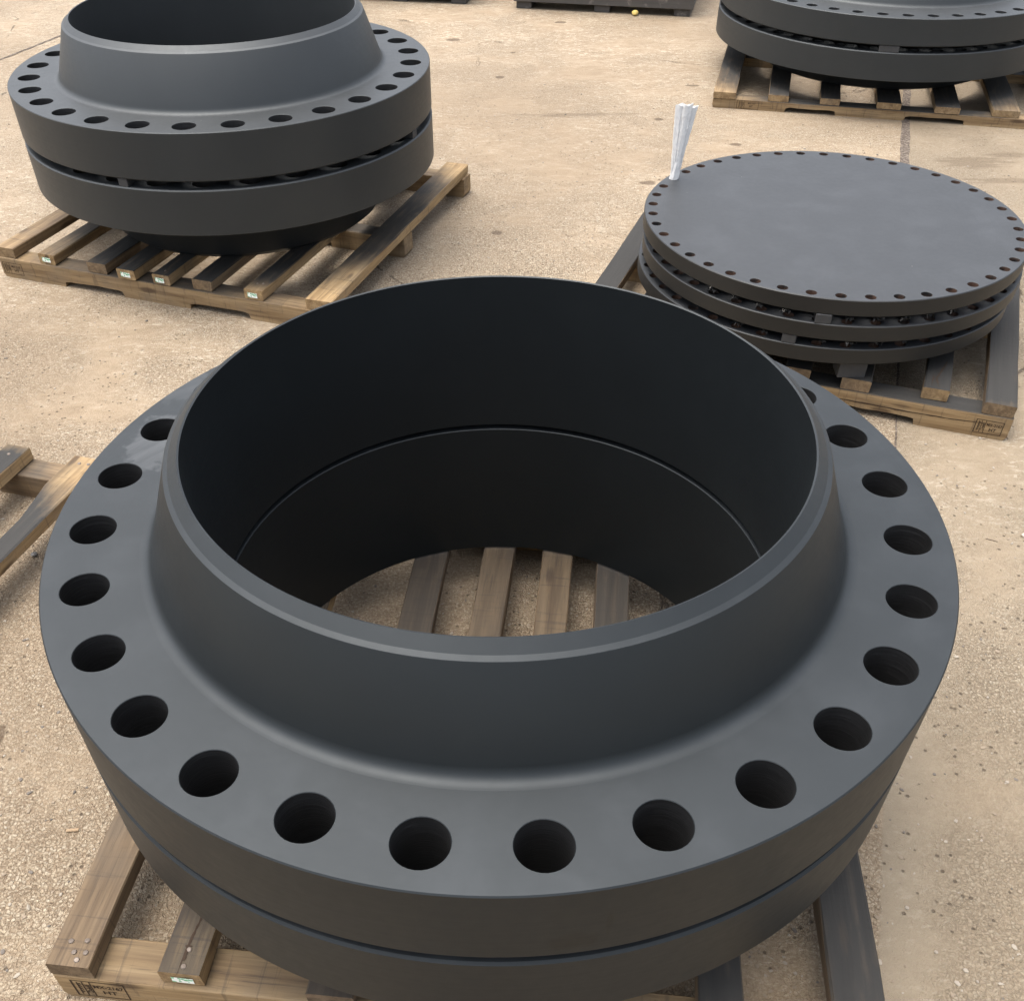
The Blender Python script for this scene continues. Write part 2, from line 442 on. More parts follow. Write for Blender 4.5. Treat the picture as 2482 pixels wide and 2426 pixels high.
joint('ground_joint', (0.735 + 0.31 * 2.3, 2.3), (0.735 + 0.31 * 8, 8.0), lambda t: 0.036, DIRT, 110, 0.18)
joint('ground_joint', (0.735 + 0.31 * 0.75, 0.75), (0.735 + 0.31 * 2.3, 2.3), lambda t: 0.003 + 0.006 * t, DIRT, 100, 0.7)
joint('ground_joint', (-2.75, 4.0), (-1.6, 7.1), lambda t: 0.014, DIRT, 90, 0.5)

# ------------------------------------------------------------------ flanges
def ring_mesh(name, R, rin, t, N, rbc, rh, q, mats, c=0.003, phase=0.0, bore_ch=0.0, solid=False, rtop=None, cb=None):
    """drilled flange ring: top face z = 0, under face z = -t, hole k at phase + 2 pi k / N"""
    mb = MB(); cb = cb or c
    mar = min(R - max(c, cb) - 0.002 - rbc, rh * 1.45)
    ra, rb = rbc - mar, rbc + mar
    half = PI / N
    hc = min(0.0008, rh * 0.05)
    def P(r, a, z): return mb.pt((r * math.cos(a), r * math.sin(a), z), True)
    for k in range(N):
        a0 = phase + 2 * PI * k / N
        bnd = []
        for i in range(q): bnd.append((ra, a0 - half + 2 * half * i / q))
        for i in range(q): bnd.append((ra + (rb - ra) * i / q, a0 + half))
        for i in range(q): bnd.append((rb, a0 + half - 2 * half * i / q))
        for i in range(q): bnd.append((rb - (rb - ra) * i / q, a0 - half))
        hx, hy = rbc * math.cos(a0), rbc * math.sin(a0)
        n = len(bnd)
        rows = {}
        for z, tagk in ((0.0, 't'), (-t, 'b')):
            rows[tagk] = [P(r, a, z) for r, a in bnd]
        angs = []
        for r, a in bnd:
            angs.append(math.atan2(r * math.sin(a) - hy, r * math.cos(a) - hx))
        def circ(rad, z): return [P2(hx + rad * math.cos(g), hy + rad * math.sin(g), z) for g in angs]
        def P2(x, y, z): return mb.pt((x, y, z))
        h = [circ(rh + hc, 0.0), circ(rh, -hc), circ(rh, -t + hc), circ(rh + hc, -t)]
        seq = [rows['t']] + h + [rows['b']]
        for s in range(5):
            A, B = seq[s], seq[s + 1]
            mi = 1 if s == 2 else 0
            for i in range(n):
                j = (i + 1) % n
                mb.face((A[i], A[j], B[j], B[i]), mi)
        # inner and outer bands
        for i in range(q):
            aA = a0 - half + 2 * half * i / q; aB = a0 - half + 2 * half * (i + 1) / q
            prof = [(rb, 0.0), (R - c, 0.0), (R, -c), (R, -t + cb), (R - cb, -t), (rb, -t)]
            for (r1, z1), (r2, z2) in zip(prof[:-1], prof[1:]):
                mb.face((P(r1, aA, z1), P(r2, aA, z2), P(r2, aB, z2), P(r1, aB, z1)))
            if solid:
                mb.face((P(ra, aB, 0), P(0, 0, 0), P(ra, aA, 0))); mb.face((P(ra, aA, -t), P(0, 0, -t), P(ra, aB, -t)))
            else:
                prof = [(ra, -t), (rin + bore_ch, -t), (rin, -t + bore_ch), (rin, 0.0), (rtop or ra, 0.0), (ra, 0.0)]
                if bore_ch == 0: prof.pop(1)
                for (r1, z1), (r2, z2) in zip(prof[:-1], prof[1:]):
                    mb.face((P(r1, aA, z1), P(r2, aA, z2), P(r2, aB, z2), P(r1, aB, z1)))
    return mb.mesh(name, mats)

def bez(p0, p1, p2, n):
    return [((1 - u) ** 2 * p0[0] + 2 * u * (1 - u) * p1[0] + u * u * p2[0], (1 - u) ** 2 * p0[1] + 2 * u * (1 - u) * p1[1] + u * u * p2[1]) for u in [i / n for i in range(n + 1)]]

def flange_meshes(R, rin, t, N, rbc, rh, q, phase, paint, ro, ho, hi, rbase, fil, rf_r, rf_h):
    n = N * q
    ring = ring_mesh('flange_ring', R, rin, t, N, rbc, rh, q, [paint, HOLE], phase=phase, rtop=rbase + fil * 0.9, c=0.0018, cb=0.0035)
    z2 = fil * 0.9
    slope = (rbase - ro) / ho
    cone2 = (rbase - slope * z2, z2)
    mb = MB()
    prof = bez((rbase + fil * 0.9, 0.0), (rbase, 0.0), cone2, 9) + [(ro, ho - 0.001), (ro - 0.0008, ho)]
    lathe(mb, prof, n, closed=False)
    lathe(mb, [(rin, hi - 0.0012), (rin, 0.0)], n, closed=False)
    neck = mb.mesh('neck', [paint])
    mb = MB()
    w = ro - rin
    lathe(mb, [(ro - 0.0008, ho), (ro - 0.30 * w, ho + 0.22 * (hi - ho)), (rin + 0.0025, hi), (rin, hi - 0.0012)], n, closed=False)
    bevel = mb.mesh('weld_bevel', [paint], sharp=12)
    mb = MB()
    lathe(mb, [(rf_r, -t + 0.0005), (rf_r, -t - rf_h), (rin + 0.03, -t - rf_h), (rin + 0.03, -t - rf_h + 0.0046), (rin + 0.0012, -t - rf_h + 0.0046), (rin, -t - rf_h + 0.0058), (rin, -t), (rin + 0.004, -t + 0.0005)], n, closed=True)
    face = mb.mesh('raised_face', [paint])
    return ring, neck, bevel, face

def flange(meshes, loc, rot, label, group=None):
    o = empty('weld_neck_flange', loc, rot)
    tag(o, label, 'flange', group)
    ring, neck, bevel, face = meshes
    link(bpy.data.objects.new('flange_ring', ring), o)
    nk = link(bpy.data.objects.new('neck', neck), o)
    link(bpy.data.objects.new('weld_bevel', bevel), nk)
    link(bpy.data.objects.new('raised_face', face), o)
    return o

# nearest pair (tilted a hair on its pallet)
MID = -0.1413
TX, TY = 0.00554, -0.00341
axis = Matrix.Rotation(TY, 4, 'Y') @ Matrix.Rotation(TX, 4, 'X')
M1 = flange_meshes(0.6575, 0.4326, 0.1342, 28, 0.597, 0.0335, 14, 2.9983, PAINT_NEAR_SHADED, 0.4573, 0.1405, 0.1562, 0.5072, 0.018, 0.50, 0.0069)
f1 = flange(M1, (0, 0, 0), (TX, TY, 0), 'charcoal weld neck flange, neck up, upper of the tight pair on the pallet branded MX-2167')
p_low = axis @ Vector((0, 0, 2 * MID))
f2 = flange(M1, p_low, (TX + PI, TY, 0), 'charcoal weld neck flange, neck down, lower of the tight pair whose bore shows pallet boards')

# pair on the pallet behind, to the left, set apart by small blocks
LC = (-0.865, 2.341)
M2 = flange_meshes(0.6575, 0.4326, 0.1285, 28, 0.597, 0.0335, 10, 3.1473, PAINT_FAR_LIT, 0.4573, 0.1405, 0.1562, 0.5072, 0.017, 0.50, 0.0095)
LZ = -0.0055
flange(M2, (LC[0], LC[1], LZ), (0, 0, 0), 'charcoal flange, neck up, upper of the gapped pair on the pallet with tagged boards')
LZ2 = LZ - 0.1514
flange(M2, (LC[0], LC[1], LZ2 - 0.1285), (PI, 0, 0.05), 'charcoal flange, neck down, lower of the gapped pair above the pallet with tagged boards')

# far pair on the pallet beside the wide ground joint
TC = (1.85, 4.22)
M3 = flange_meshes(0.768, 0.512, 0.101, 44, 0.710, 0.0235, 6, 3.8143, PAINT_FAR_LIT, 0.540, 0.105, 0.122, 0.585, 0.016, 0.62, 0.009)
M3b = flange_meshes(0.768, 0.512, 0.1075, 44, 0.710, 0.0235, 6, 3.8143, PAINT_FAR_LIT, 0.545, 0.085, 0.0965, 0.578, 0.016, 0.62, 0.009)
TZ = -0.1428
flange(M3, (TC[0], TC[1], TZ), (0, 0, 0), 'charcoal flange with many small bolt holes, neck up, upper of the pair on reddish timber')
flange(M3b, (TC[0], TC[1], -0.376), (PI, 0, 0), 'charcoal flange turned neck down, lower of the small-holed pair on the reddish pallet')

# blind flanges
BC = (0.9575, 1.6414)
BT = 0.0415; BZ = -0.2198; BGAP = (0.0245, 0.0235)
def blind_mesh():
    return ring_mesh('blind_flange', 0.5285, 0, BT, 44, 0.50485, 0.0138, 6, [PAINT_BLIND, HOLE_RUST], c=0.002, phase=2.37698, solid=True)
BM = blind_mesh()
bz = [BZ, BZ - BT - BGAP[0], BZ - 2 * BT - BGAP[0] - BGAP[1]]
for i, (z, off, lab) in enumerate(zip(bz, ((0, 0, 0), (0.004, -0.003, 0.05), (-0.003, 0.002, 0.09)), (
        'round blind flange on top of the stack, a white paper bundle in one bolt hole',
        'round charcoal blind flange in the middle of the stack of three',
        'round charcoal blind flange at the bottom of the stack of three'))):
    o = link(bpy.data.objects.new('blind_flange', BM))
    o.location = (BC[0] + off[0], BC[1] + off[1], z); o.rotation_euler = (0, 0, off[2])
    tag(o, lab, 'flange')

# ------------------------------------------------------------------ spacer blocks
BLOCK = plain('grey_painted_block', (0.030, 0.031, 0.032), 0.7, var=0.35, scale=80)
def block(centre, ang, r, z0, h, w, dpt, label, group):
    mb = MB(); cbox(mb, dpt, w, h, 0.0015, (0, 0, h / 2))
    o = mb.obj('spacer_block', [BLOCK], smooth=False)
    a = math.radians(ang)
    o.location = (centre[0] + r * math.cos(a), centre[1] + r * math.sin(a), z0)
    o.rotation_euler = (0, 0, a + random.uniform(-0.06, 0.06))
    return tag(o, label, 'spacer block', group)
for a, lb in ((-107.6, 'small grey spacer block in the gapped flange pair, above the tagged board ends'), (-20.0, 'small grey spacer block in the gapped flange pair, above its widest board'), (72, 'spacer block at the back of the gapped flange pair'), (160, 'spacer block at the back of the gapped flange pair')):
    block(LC, a, 0.6575 - 0.026, LZ2, 0.1514 - 0.1285, 0.030, 0.045, lb, 'spacers in the gapped flange pair')
for a in (-104.4, -14, 80, 170):
    block(TC, a, 0.768 - 0.028, -0.2685, TZ - 0.101 + 0.2685, 0.082, 0.05, 'wide grey spacer block in the front gap of the small-holed flange pair' if a < -100 else 'spacer block inside the gap of the small-holed flange pair', 'spacers in the far flange pair')
for a in (-104.6, -22, 68, 158):
    block(BC, a, 0.5285 - 0.020, bz[0] - BT - BGAP[0], BGAP[0], 0.040, 0.042, 'grey spacer block between the top and middle blind flanges, nearest the cracked stringer' if a < -100 else 'spacer block round the back between the top and middle blind flanges', 'spacers under the top blind flange')
for a in (-112.4, -30, 60, 150):
    block(BC, a, 0.5285 - 0.022, bz[1] - BT - BGAP[1], BGAP[1], 0.036, 0.042, 'grey spacer block between the middle and bottom blind flanges, nearest the cracked stringer' if a < -100 else 'spacer block round the back between the middle and bottom blind flanges', 'spacers under the middle blind flange')
zb = bz[2] - BT
for a, w, ri_ in ((-92.3, 0.072, 0.040), (-133, 0.06, 0.06), (-48, 0.06, 0.16), (60, 0.07, 0.06), (130, 0.07, 0.06)):
    block(BC, a, 0.5285 - ri_ - 0.01, T, zb - T, w, 0.06, 'grey bearer block under the bottom blind flange, showing above the cracked stringer' if a == -92.3 else 'bearer block in the shade under the bottom blind flange', 'bearers under the stack of blind flanges')

# ------------------------------------------------------------------ pallets
TAGM, tnt, tb = new_mat('end_tag_print')
tN = NT(tnt); ttc = tN.node('ShaderNodeTexCoord')
tg = tN.voro(tN.mapping(ttc.outputs['Object'], scale=(1, 1, 1.6)), 190.0)
tsc = tN.node('ShaderNodeSeparateColor'); tnt.links.new(tg.outputs['Color'], tsc.inputs[0])
tcol = tN.ramp(tsc.outputs[0], [(0.0, (0.10, 0.33, 0.17)), (0.30, (0.16, 0.42, 0.24)), (0.36, (0.62, 0.74, 0.66)), (0.7, (0.74, 0.76, 0.72))], 'CONSTANT')
tnt.links.new(tcol, tb.inputs['Base Color']); tb.inputs['Roughness'].default_value = 0.5
INK = plain('stamp_ink', (0.035, 0.022, 0.014), 0.8, spec=0.2)
NAIL = plain('nail_steel', (0.13, 0.105, 0.085), 0.5, 0.4, 0.3)
NAILM = None
def nail_mesh():
    mb = MB(); r = 0.0042; top = mb.pt((0, 0, 0.0016)); n = 12
    a = [mb.pt((r * 0.75 * math.cos(2 * PI * i / n), r * 0.75 * math.sin(2 * PI * i / n), 0.0014)) for i in range(n)]
    b_ = [mb.pt((r * math.cos(2 * PI * i / n), r * math.sin(2 * PI * i / n), 0.0006)) for i in range(n)]
    c_ = [mb.pt((r * math.cos(2 * PI * i / n), r * math.sin(2 * PI * i / n), -0.003)) for i in range(n)]
    for i in range(n):
        j = (i + 1) % n
        mb.face((top, a[i], a[j])); mb.face((a[i], b_[i], b_[j], a[j])); mb.face((b_[i], c_[i], c_[j], b_[j]))
    return mb.mesh('nail', [NAIL])
NAILM = nail_mesh()

def board_mesh(L, W, H, seed, warp=0.0015, bite=None):
    """sawn board along X with slightly uneven arrises"""
    rd = random.Random(seed); mb = MB(); n = 10; c = 0.0025
    prof = [(-W / 2 + c, -H / 2), (W / 2 - c, -H / 2), (W / 2, -H / 2 + c), (W / 2, H / 2 - c), (W / 2 - c, H / 2), (-W / 2 + c, H / 2), (-W / 2, H / 2 - c), (-W / 2, -H / 2 + c)]
    rings = []
    for i in range(n + 1):
        x = -L / 2 + L * i / n
        dx = rd.uniform(-0.0015, 0.0015) if i in (0, n) else 0
        row = []
        for k, (y, z) in enumerate(prof):
            jy = rd.uniform(-warp, warp) * (1 if k in (2, 3, 4, 5, 6, 7) else .5)
            jz = rd.uniform(-0.0006, 0.0006) if z < 0 else rd.uniform(-0.0006, 0.0002)
            if bite and k in (2, 3, 4) and bite[0] < x < bite[1]:
                if k != 2: jz -= 0.010
                jy -= 0.012 if k != 2 else 0.003
            row.append(mb.pt((x + dx, y + jy, z + jz)))
        rings.append(row)
    for i in range(n):
        for k in range(8):
            l = (k + 1) % 8
            mb.face((rings[i][k], rings[i + 1][k], rings[i + 1][l], rings[i][l]))
    mb.face(rings[0][::-1]); mb.face(rings[n])
    return mb.mesh('deck_board', [], sharp=20)

def stringer_mesh(L, W, H, seed, notches=((-0.245, 0.225), (0.225, 0.220)), nd=0.021):
    rd = random.Random(seed); mb = MB()
    pts = [(-L / 2 + 0.008, 0.0), (-L / 2, 0.012), (-L / 2 + 0.001, H)]
    top = [(-L / 2 + L * i / 8, H + rd.uniform(-0.0008, 0)) for i in range(1, 8)]
    pts += top + [(L / 2 - 0.001, H), (L / 2, 0.010), (L / 2 - 0.006, 0.0)]
    for cx, w in sorted(notches, reverse=True):
        x1, x0 = cx + w / 2, cx - w / 2
        pts += [(x1, 0.0), (x1 - 0.004, nd * 0.8)]
        for i in range(6):
            u = i / 5
            pts.append((x1 - 0.02 - (w - 0.04) * u, nd + rd.uniform(-0.0022, 0.0022)))
        pts += [(x0 + 0.002, nd * 0.75), (x0 - 0.001, 0.0)]
    n = len(pts); c = 0.002
    rows = []
    for y, ins in ((-W / 2, c), (-W / 2 + c, 0), (W / 2 - c, 0), (W / 2, c)):
        cxm, czm = 0, H / 2
        rows.append([mb.pt((x - (c if x > 0 else -c) * (1 if ins and abs(x) > L / 2 - 0.02 else 0), y, z + (0 if not ins else (-c if z > H / 2 else 0)))) for x, z in pts])
    for r in range(3):
        for i in range(n):
            j = (i + 1) % n
            mb.face((rows[r][i], rows[r + 1][i], rows[r + 1][j], rows[r][j]))
    mb.face(rows[0]); mb.face(rows[3][::-1])
    return mb.mesh('stringer', [], sharp=25)

def text_mesh(body, size, loc, rot=0.0, sx=1.0):
    cu = bpy.data.curves.new('stamp_text', 'FONT'); cu.body = body; cu.size = size; cu.align_x = 'CENTER'; cu.align_y = 'CENTER'
    cu.offset = size * 0.018
    o = bpy.data.objects.new('stamp_text', cu); S.collection.objects.link(o)
    bpy.context.view_layer.update()
    me = bpy.data.meshes.new_from_object(o)
    bpy.data.objects.remove(o)
    me.transform(Matrix.Translation((loc[0], loc[1], 0)) @ Matrix.Rotation(rot, 4, 'Z') @ Matrix.Diagonal((sx, 1, 1, 1)))
    return me

def stamp(parent, x0, z0, w, h, yface, code, faint=False):
    """treatment mark branded on the timber: framed, ear-of-grain symbol and letters at left, code and HT at right"""
    v = []; fcs = []
    def add(me):
        b0 = len(v); v.extend([tuple(p.co) for p in me.vertices]); fcs.extend([tuple(b0 + i for i in f.vertices) for f in me.polygons])
    def bar(x1, y1, x2, y2, th):
        d = Vector((x2 - x1, y2 - y1)).normalized(); nn = Vector((-d.y, d.x)) * th / 2
        b0 = len(v)
        for X, Y, s in ((x1, y1, 1), (x1, y1, -1), (x2, y2, -1), (x2, y2, 1)): v.append((X + nn.x * s, Y + nn.y * s, 0))
        fcs.append((b0, b0 + 1, b0 + 2, b0 + 3))
    th = h * 0.035
    bar(0, 0, w, 0, th); bar(0, h, w, h, th); bar(0, -th / 2, 0, h + th / 2, th * 1.6); bar(w, -th / 2, w, h + th / 2, th * 1.2)
    dv = w * 0.35
    bar(dv, 0, dv, h, th)
    # ear of grain: stem with barbs
    ex = w * 0.10
    bar(ex, h * 0.10, ex, h * 0.90, th * 1.3)
    for i in range(6):
        y = h * (0.22 + 0.11 * i)
        bar(ex, y, ex + w * 0.065, y + h * 0.07, th * 1.1)
    bar(w * 0.205, h * 0.05, w * 0.205, h * 0.95, th * 1.2)
    add(text_mesh('IPPC', h * 0.24, (w * 0.275, h * 0.5), -PI / 2, 1.15))
    add(text_mesh(code, h * 0.27, (w * 0.675, h * 0.68), 0, 0.98))
    add(text_mesh('HT', h * 0.32, (w * 0.66, h * 0.32), 0, 1.15))
    me = bpy.data.meshes.new('stamp'); me.from_pydata(v, [], fcs); me.materials.append(INK); me.update()
    o = link(bpy.data.objects.new('stamp', me), parent)
    o.location = (x0, yface - 0.0006, z0); o.rotation_euler = (PI / 2, 0, 0)
    return o

def crack(parent, pts, w, plane, seed):
    """dark drying split: ragged ribbon a hair proud of a timber face"""
    rd = random.Random(seed); mb = MB(); A = []; B = []
    dense = []
    for (x0, y0), (x1, y1) in zip(pts[:-1], pts[1:]):
        for i in range(8): dense.append((x0 + (x1 - x0) * i / 8, y0 + (y1 - y0) * i / 8))
    n = len(dense)
    for i, (x, y) in enumerate(dense):
        ww = w * (0.35 + rd.random()) * min(1, 4 * i / n + .1, 4 * (n - 1 - i) / n + .1) / 2
        y += rd.uniform(-0.0006, 0.0006)
        if plane[0] == 'y': A.append(mb.pt((x, plane[1], y + ww))); B.append(mb.pt((x, plane[1], y - ww)))
        else: A.append(mb.pt((x, y + ww, plane[1]))); B.append(mb.pt((x, y - ww, plane[1])))
    for i in range(n - 1): mb.face((B[i], B[i + 1], A[i + 1], A[i]))
    return mb.obj('crack', [INK], parent, smooth=False)

def pallet(loc, ang, boards, wood, label, depth=1.2, width=1.21, sh=SH, bh=BH, sw=0.07, seed=1, tones=None, sprays=None, tags=(), nails=(), setback={}, str_tone=0.45, str_spray=1.0, notches=((-0.245, 0.225), (0.225, 0.220)), code=None, stamp_at=None, bites={}, tilts={}):
    """boards: list of (centre x, width); loc = ground centre"""
    root = empty('wooden_pallet', (loc[0], loc[1], G), (0, 0, math.radians(ang)))
    tag(root, label, 'pallet')
    rd = random.Random(seed)
    strs = []
    for k, y in enumerate((-depth / 2 + sw / 2, 0.0, depth / 2 - sw / 2)):
        me = stringer_mesh(width, sw, sh, seed * 10 + k, notches); me.materials.append(wood)
        s = link(bpy.data.objects.new('stringer', me), root)
        s.location = (sum((boards[0][0] - boards[0][1] / 2, boards[-1][0] + boards[-1][1] / 2)) / 2, y, 0)
        s['tone'] = str_tone + rd.uniform(-0.08, 0.08); s['spray'] = str_spray
        strs.append(s)
    out = []
    for k, (x, w) in enumerate(boards):
        sb = setback.get(k, 0.0)
        L = depth + rd.uniform(-0.012, 0.006) - sb
        me = board_mesh(L, w, bh, seed * 100 + k, bite=bites.get(k)); me.materials.append(wood)
        o = link(bpy.data.objects.new('deck_board', me), root)
        o.location = (x, sb / 2 + rd.uniform(-0.003, 0.003), sh + bh / 2 + 0.0008)
        o.rotation_euler = (0, 0, PI / 2 + math.radians(tilts.get(k, rd.uniform(-0.4, 0.4))))
        o['tone'] = tones[k] if tones else rd.uniform(0.2, 0.8)
        o['spray'] = sprays[k] if sprays else 1.0
        out.append((o, L, w))
        if k in tags:
            mb = MB(); tw, thh = min(0.034, w * 0.52), bh * 0.46
            i = [mb.pt(p) for p in ((0, -tw / 2, -thh / 2), (0, tw / 2, -thh / 2), (0, tw / 2, thh / 2), (0, -tw / 2, thh / 2))]
            mb.face(i[::-1])
            tg = mb.obj('end_tag', [TAGM], o, smooth=False)
            tg.location = (-L / 2 - 0.0022, rd.uniform(-0.004, 0.004), -0.001)
    for k, x, y in nails:                       # pallet-local nail places
        o, L, w = out[k]
        nl = link(bpy.data.objects.new('nail', NAILM), o)
        bx_, by_ = x - o.location.x, y - o.location.y
        nl.location = (by_, -bx_, bh / 2)
        nl.rotation_euler = (rd.uniform(-.25, .25), rd.uniform(-.25, .25), 0)
    if code:
        s = strs[0]
        x0, z0, w, h = stamp_at
        stamp(s, x0 - s.location.x, z0, w, h, -sw / 2, code)
    return root, out, strs

PAT = [(-0.566, 0.068), (-0.400, 0.064), (-0.182, 0.068), (-0.045, 0.066), (0.082, 0.064), (0.199, 0.069), (0.376, 0.064), (0.568, 0.074)]
def c_of(loc, ang, x, y):
    a = math.radians(ang); return (loc[0] + x * math.cos(a) - y * math.sin(a), loc[1] + x * math.sin(a) + y * math.cos(a))

W_MAIN = wood_mat('pallet_timber_near', (0.0, 0.0), 0.80, 1.0)
auto_nails = []
_, mo, ms = pallet(c_of((0, 0), -6.4, 0.0, 0.02), -6.4, PAT, W_MAIN,
       'weathered pallet under the tight flange pair, five nail heads on its bare corner board', seed=3,
       tones=[0.22, 0.95, 0.05, 0.30, 0.42, 0.0, 0.2, 0.1], sprays=[0.12, 0.85, 0.8, 0.62, 0.60, 0.9, 1.0, 1.0], tags=(1,),
       nails=[(0, -0.5746, -0.560), (0, -0.551, -0.5567), (0, -0.5634, -0.5764), (0, -0.5459, -0.5754), (0, -0.5545, -0.588), (1, -0.3976, -0.5547), (1, -0.3968, -0.5807)],
       str_tone=0.95, str_spray=0.5, code='MX-2167', stamp_at=(-0.577, 0.0085, 0.081, 0.047))

crack(mo[1][0], [(-0.598, 0.003), (-0.55, 0.001), (-0.50, -0.004), (-0.46, -0.007)], 0.0035, ('z', BH / 2 + 0.0005), 6)
crack(mo[1][0], [(-0.575, 0.0), (-0.552, 0.0), (-0.548, 0.0)], 0.009, ('z', BH / 2 + 0.0008), 7)
W_LEFT = wood_mat('pallet_timber_left', LC, 0.58, 0.83)
PL = [(-0.570, 0.070), (-0.406, 0.060), (-0.214, 0.070), (-0.099, 0.066), (0.027, 0.060), (0.169, 0.067), (0.352, 0.063), (0.561, 0.086)]
pallet(c_of(LC, -19.8, 0.0, 0.005), -19.8, PL, W_LEFT,
       'pallet under the gapped flange pair, white and green tags on several board ends', seed=7,
       tones=[0.55, 0.95, 0.25, 0.95, 0.9, 0.35, 1.0, 1.1], sprays=[0.45, 0.9, 1.0, 1.0, 1.0, 1.0, 1.0, 0.95], tags=(1, 3, 4, 6),
       nails=[(6, 0.345, -0.555), (6, 0.362, -0.550), (4, 0.027, -0.57)],
       str_tone=0.7, str_spray=0.9, notches=((-0.245, 0.225), (0.22, 0.215)), code='MX-2167', stamp_at=(-0.594, 0.014, 0.074, 0.036), tilts={7: 0.9})

W_BLIND = wood_mat('pallet_timber_blind', BC, 0.66, 0.90, 0.82)
BP = c_of(BC, -21, -0.027, 0.112)
_, bo, bs = pallet(BP, -21, [(-0.567, 0.074), (-0.41, 0.066), (-0.23, 0.066), (-0.10, 0.066), (0.05, 0.066), (0.21, 0.076), (0.411, 0.066), (0.568, 0.075)], W_BLIND,
       'grey oversprayed pallet under the stack of blind flanges, cracked branded stringer', seed=11,
       tones=[0.3, 0.3, 0.4, 0.3, 0.3, 0.3, 0.8, 0.25], sprays=[1.2, 1.2, 1.2, 1.2, 1.2, 1.2, 1.15, 1.1], setback={6: 0.02},
       str_tone=0.85, str_spray=1.1, notches=((-0.245, 0.23), (0.255, 0.24)), code='MX-2167', stamp_at=(0.522, 0.0125, 0.066, 0.037))

crack(bs[0], [(-0.35, 0.043), (0.0, 0.040), (0.20, 0.036), (0.36, 0.034), (0.46, 0.036), (0.60, 0.0445)], 0.0028, ('y', -0.0357), 2)
crack(bo[6][0], [(-0.58, -0.004), (-0.53, 0.006), (-0.46, -0.010), (-0.41, -0.018)], 0.004, ('z', BH / 2 + 0.0005), 3)
crack(bo[6][0], [(-0.57, 0.016), (-0.50, 0.012)], 0.003, ('z', BH / 2 + 0.0005), 4)
W_FAR = wood_mat('pallet_timber_far', TC, 0.76, 1.02)
FS, FB = 0.039, 0.0255
pallet(c_of(TC, -14, 0.06, 0.0), -14, [(-0.713, 0.100), (-0.480, 0.090), (-0.250, 0.086), (-0.005, 0.102), (0.245, 0.104), (0.482, 0.110), (0.713, 0.10)], W_FAR,
       'low pallet of reddish timber under the far flange pair with small bolt holes', depth=1.43, width=1.53, sh=FS, bh=FB, sw=0.075, seed=13,
       tones=[0.75, 0.8, 0.5, 0.75, 0.5, 0.7, 0.6], sprays=[1.0] * 7, str_tone=0.75, str_spray=1.0,
       notches=((-0.33, 0.22), (0.20, 0.25)), code='MX-2167', stamp_at=(-0.655, 0.003, 0.096, 0.0335))

W_EDGE = wood_mat('pallet_timber_edge', c_of((-1.2, 0.3), -16.5, -0.35, -0.03), 0.52, 0.70)
pallet(c_of((-1.2, 0.3), -16.5, -0.49, -0.075), -16.5, PAT, W_EDGE,
       'empty pallet beside the tight flange pair, its end board splintered along one edge', seed=17,
       tones=[0.5, 0.5, 0.5, 0.5, 0.5, 0.5, 1.0, 0.85], sprays=[1, 1, 1, 1, 1, 1, 1.2, 1.1],
       nails=[(6, 0.376, 0.560), (7, 0.562, 0.572), (7, 0.585, 0.575)], str_tone=0.3, str_spray=0.6, bites={7: (0.15, 0.42)})

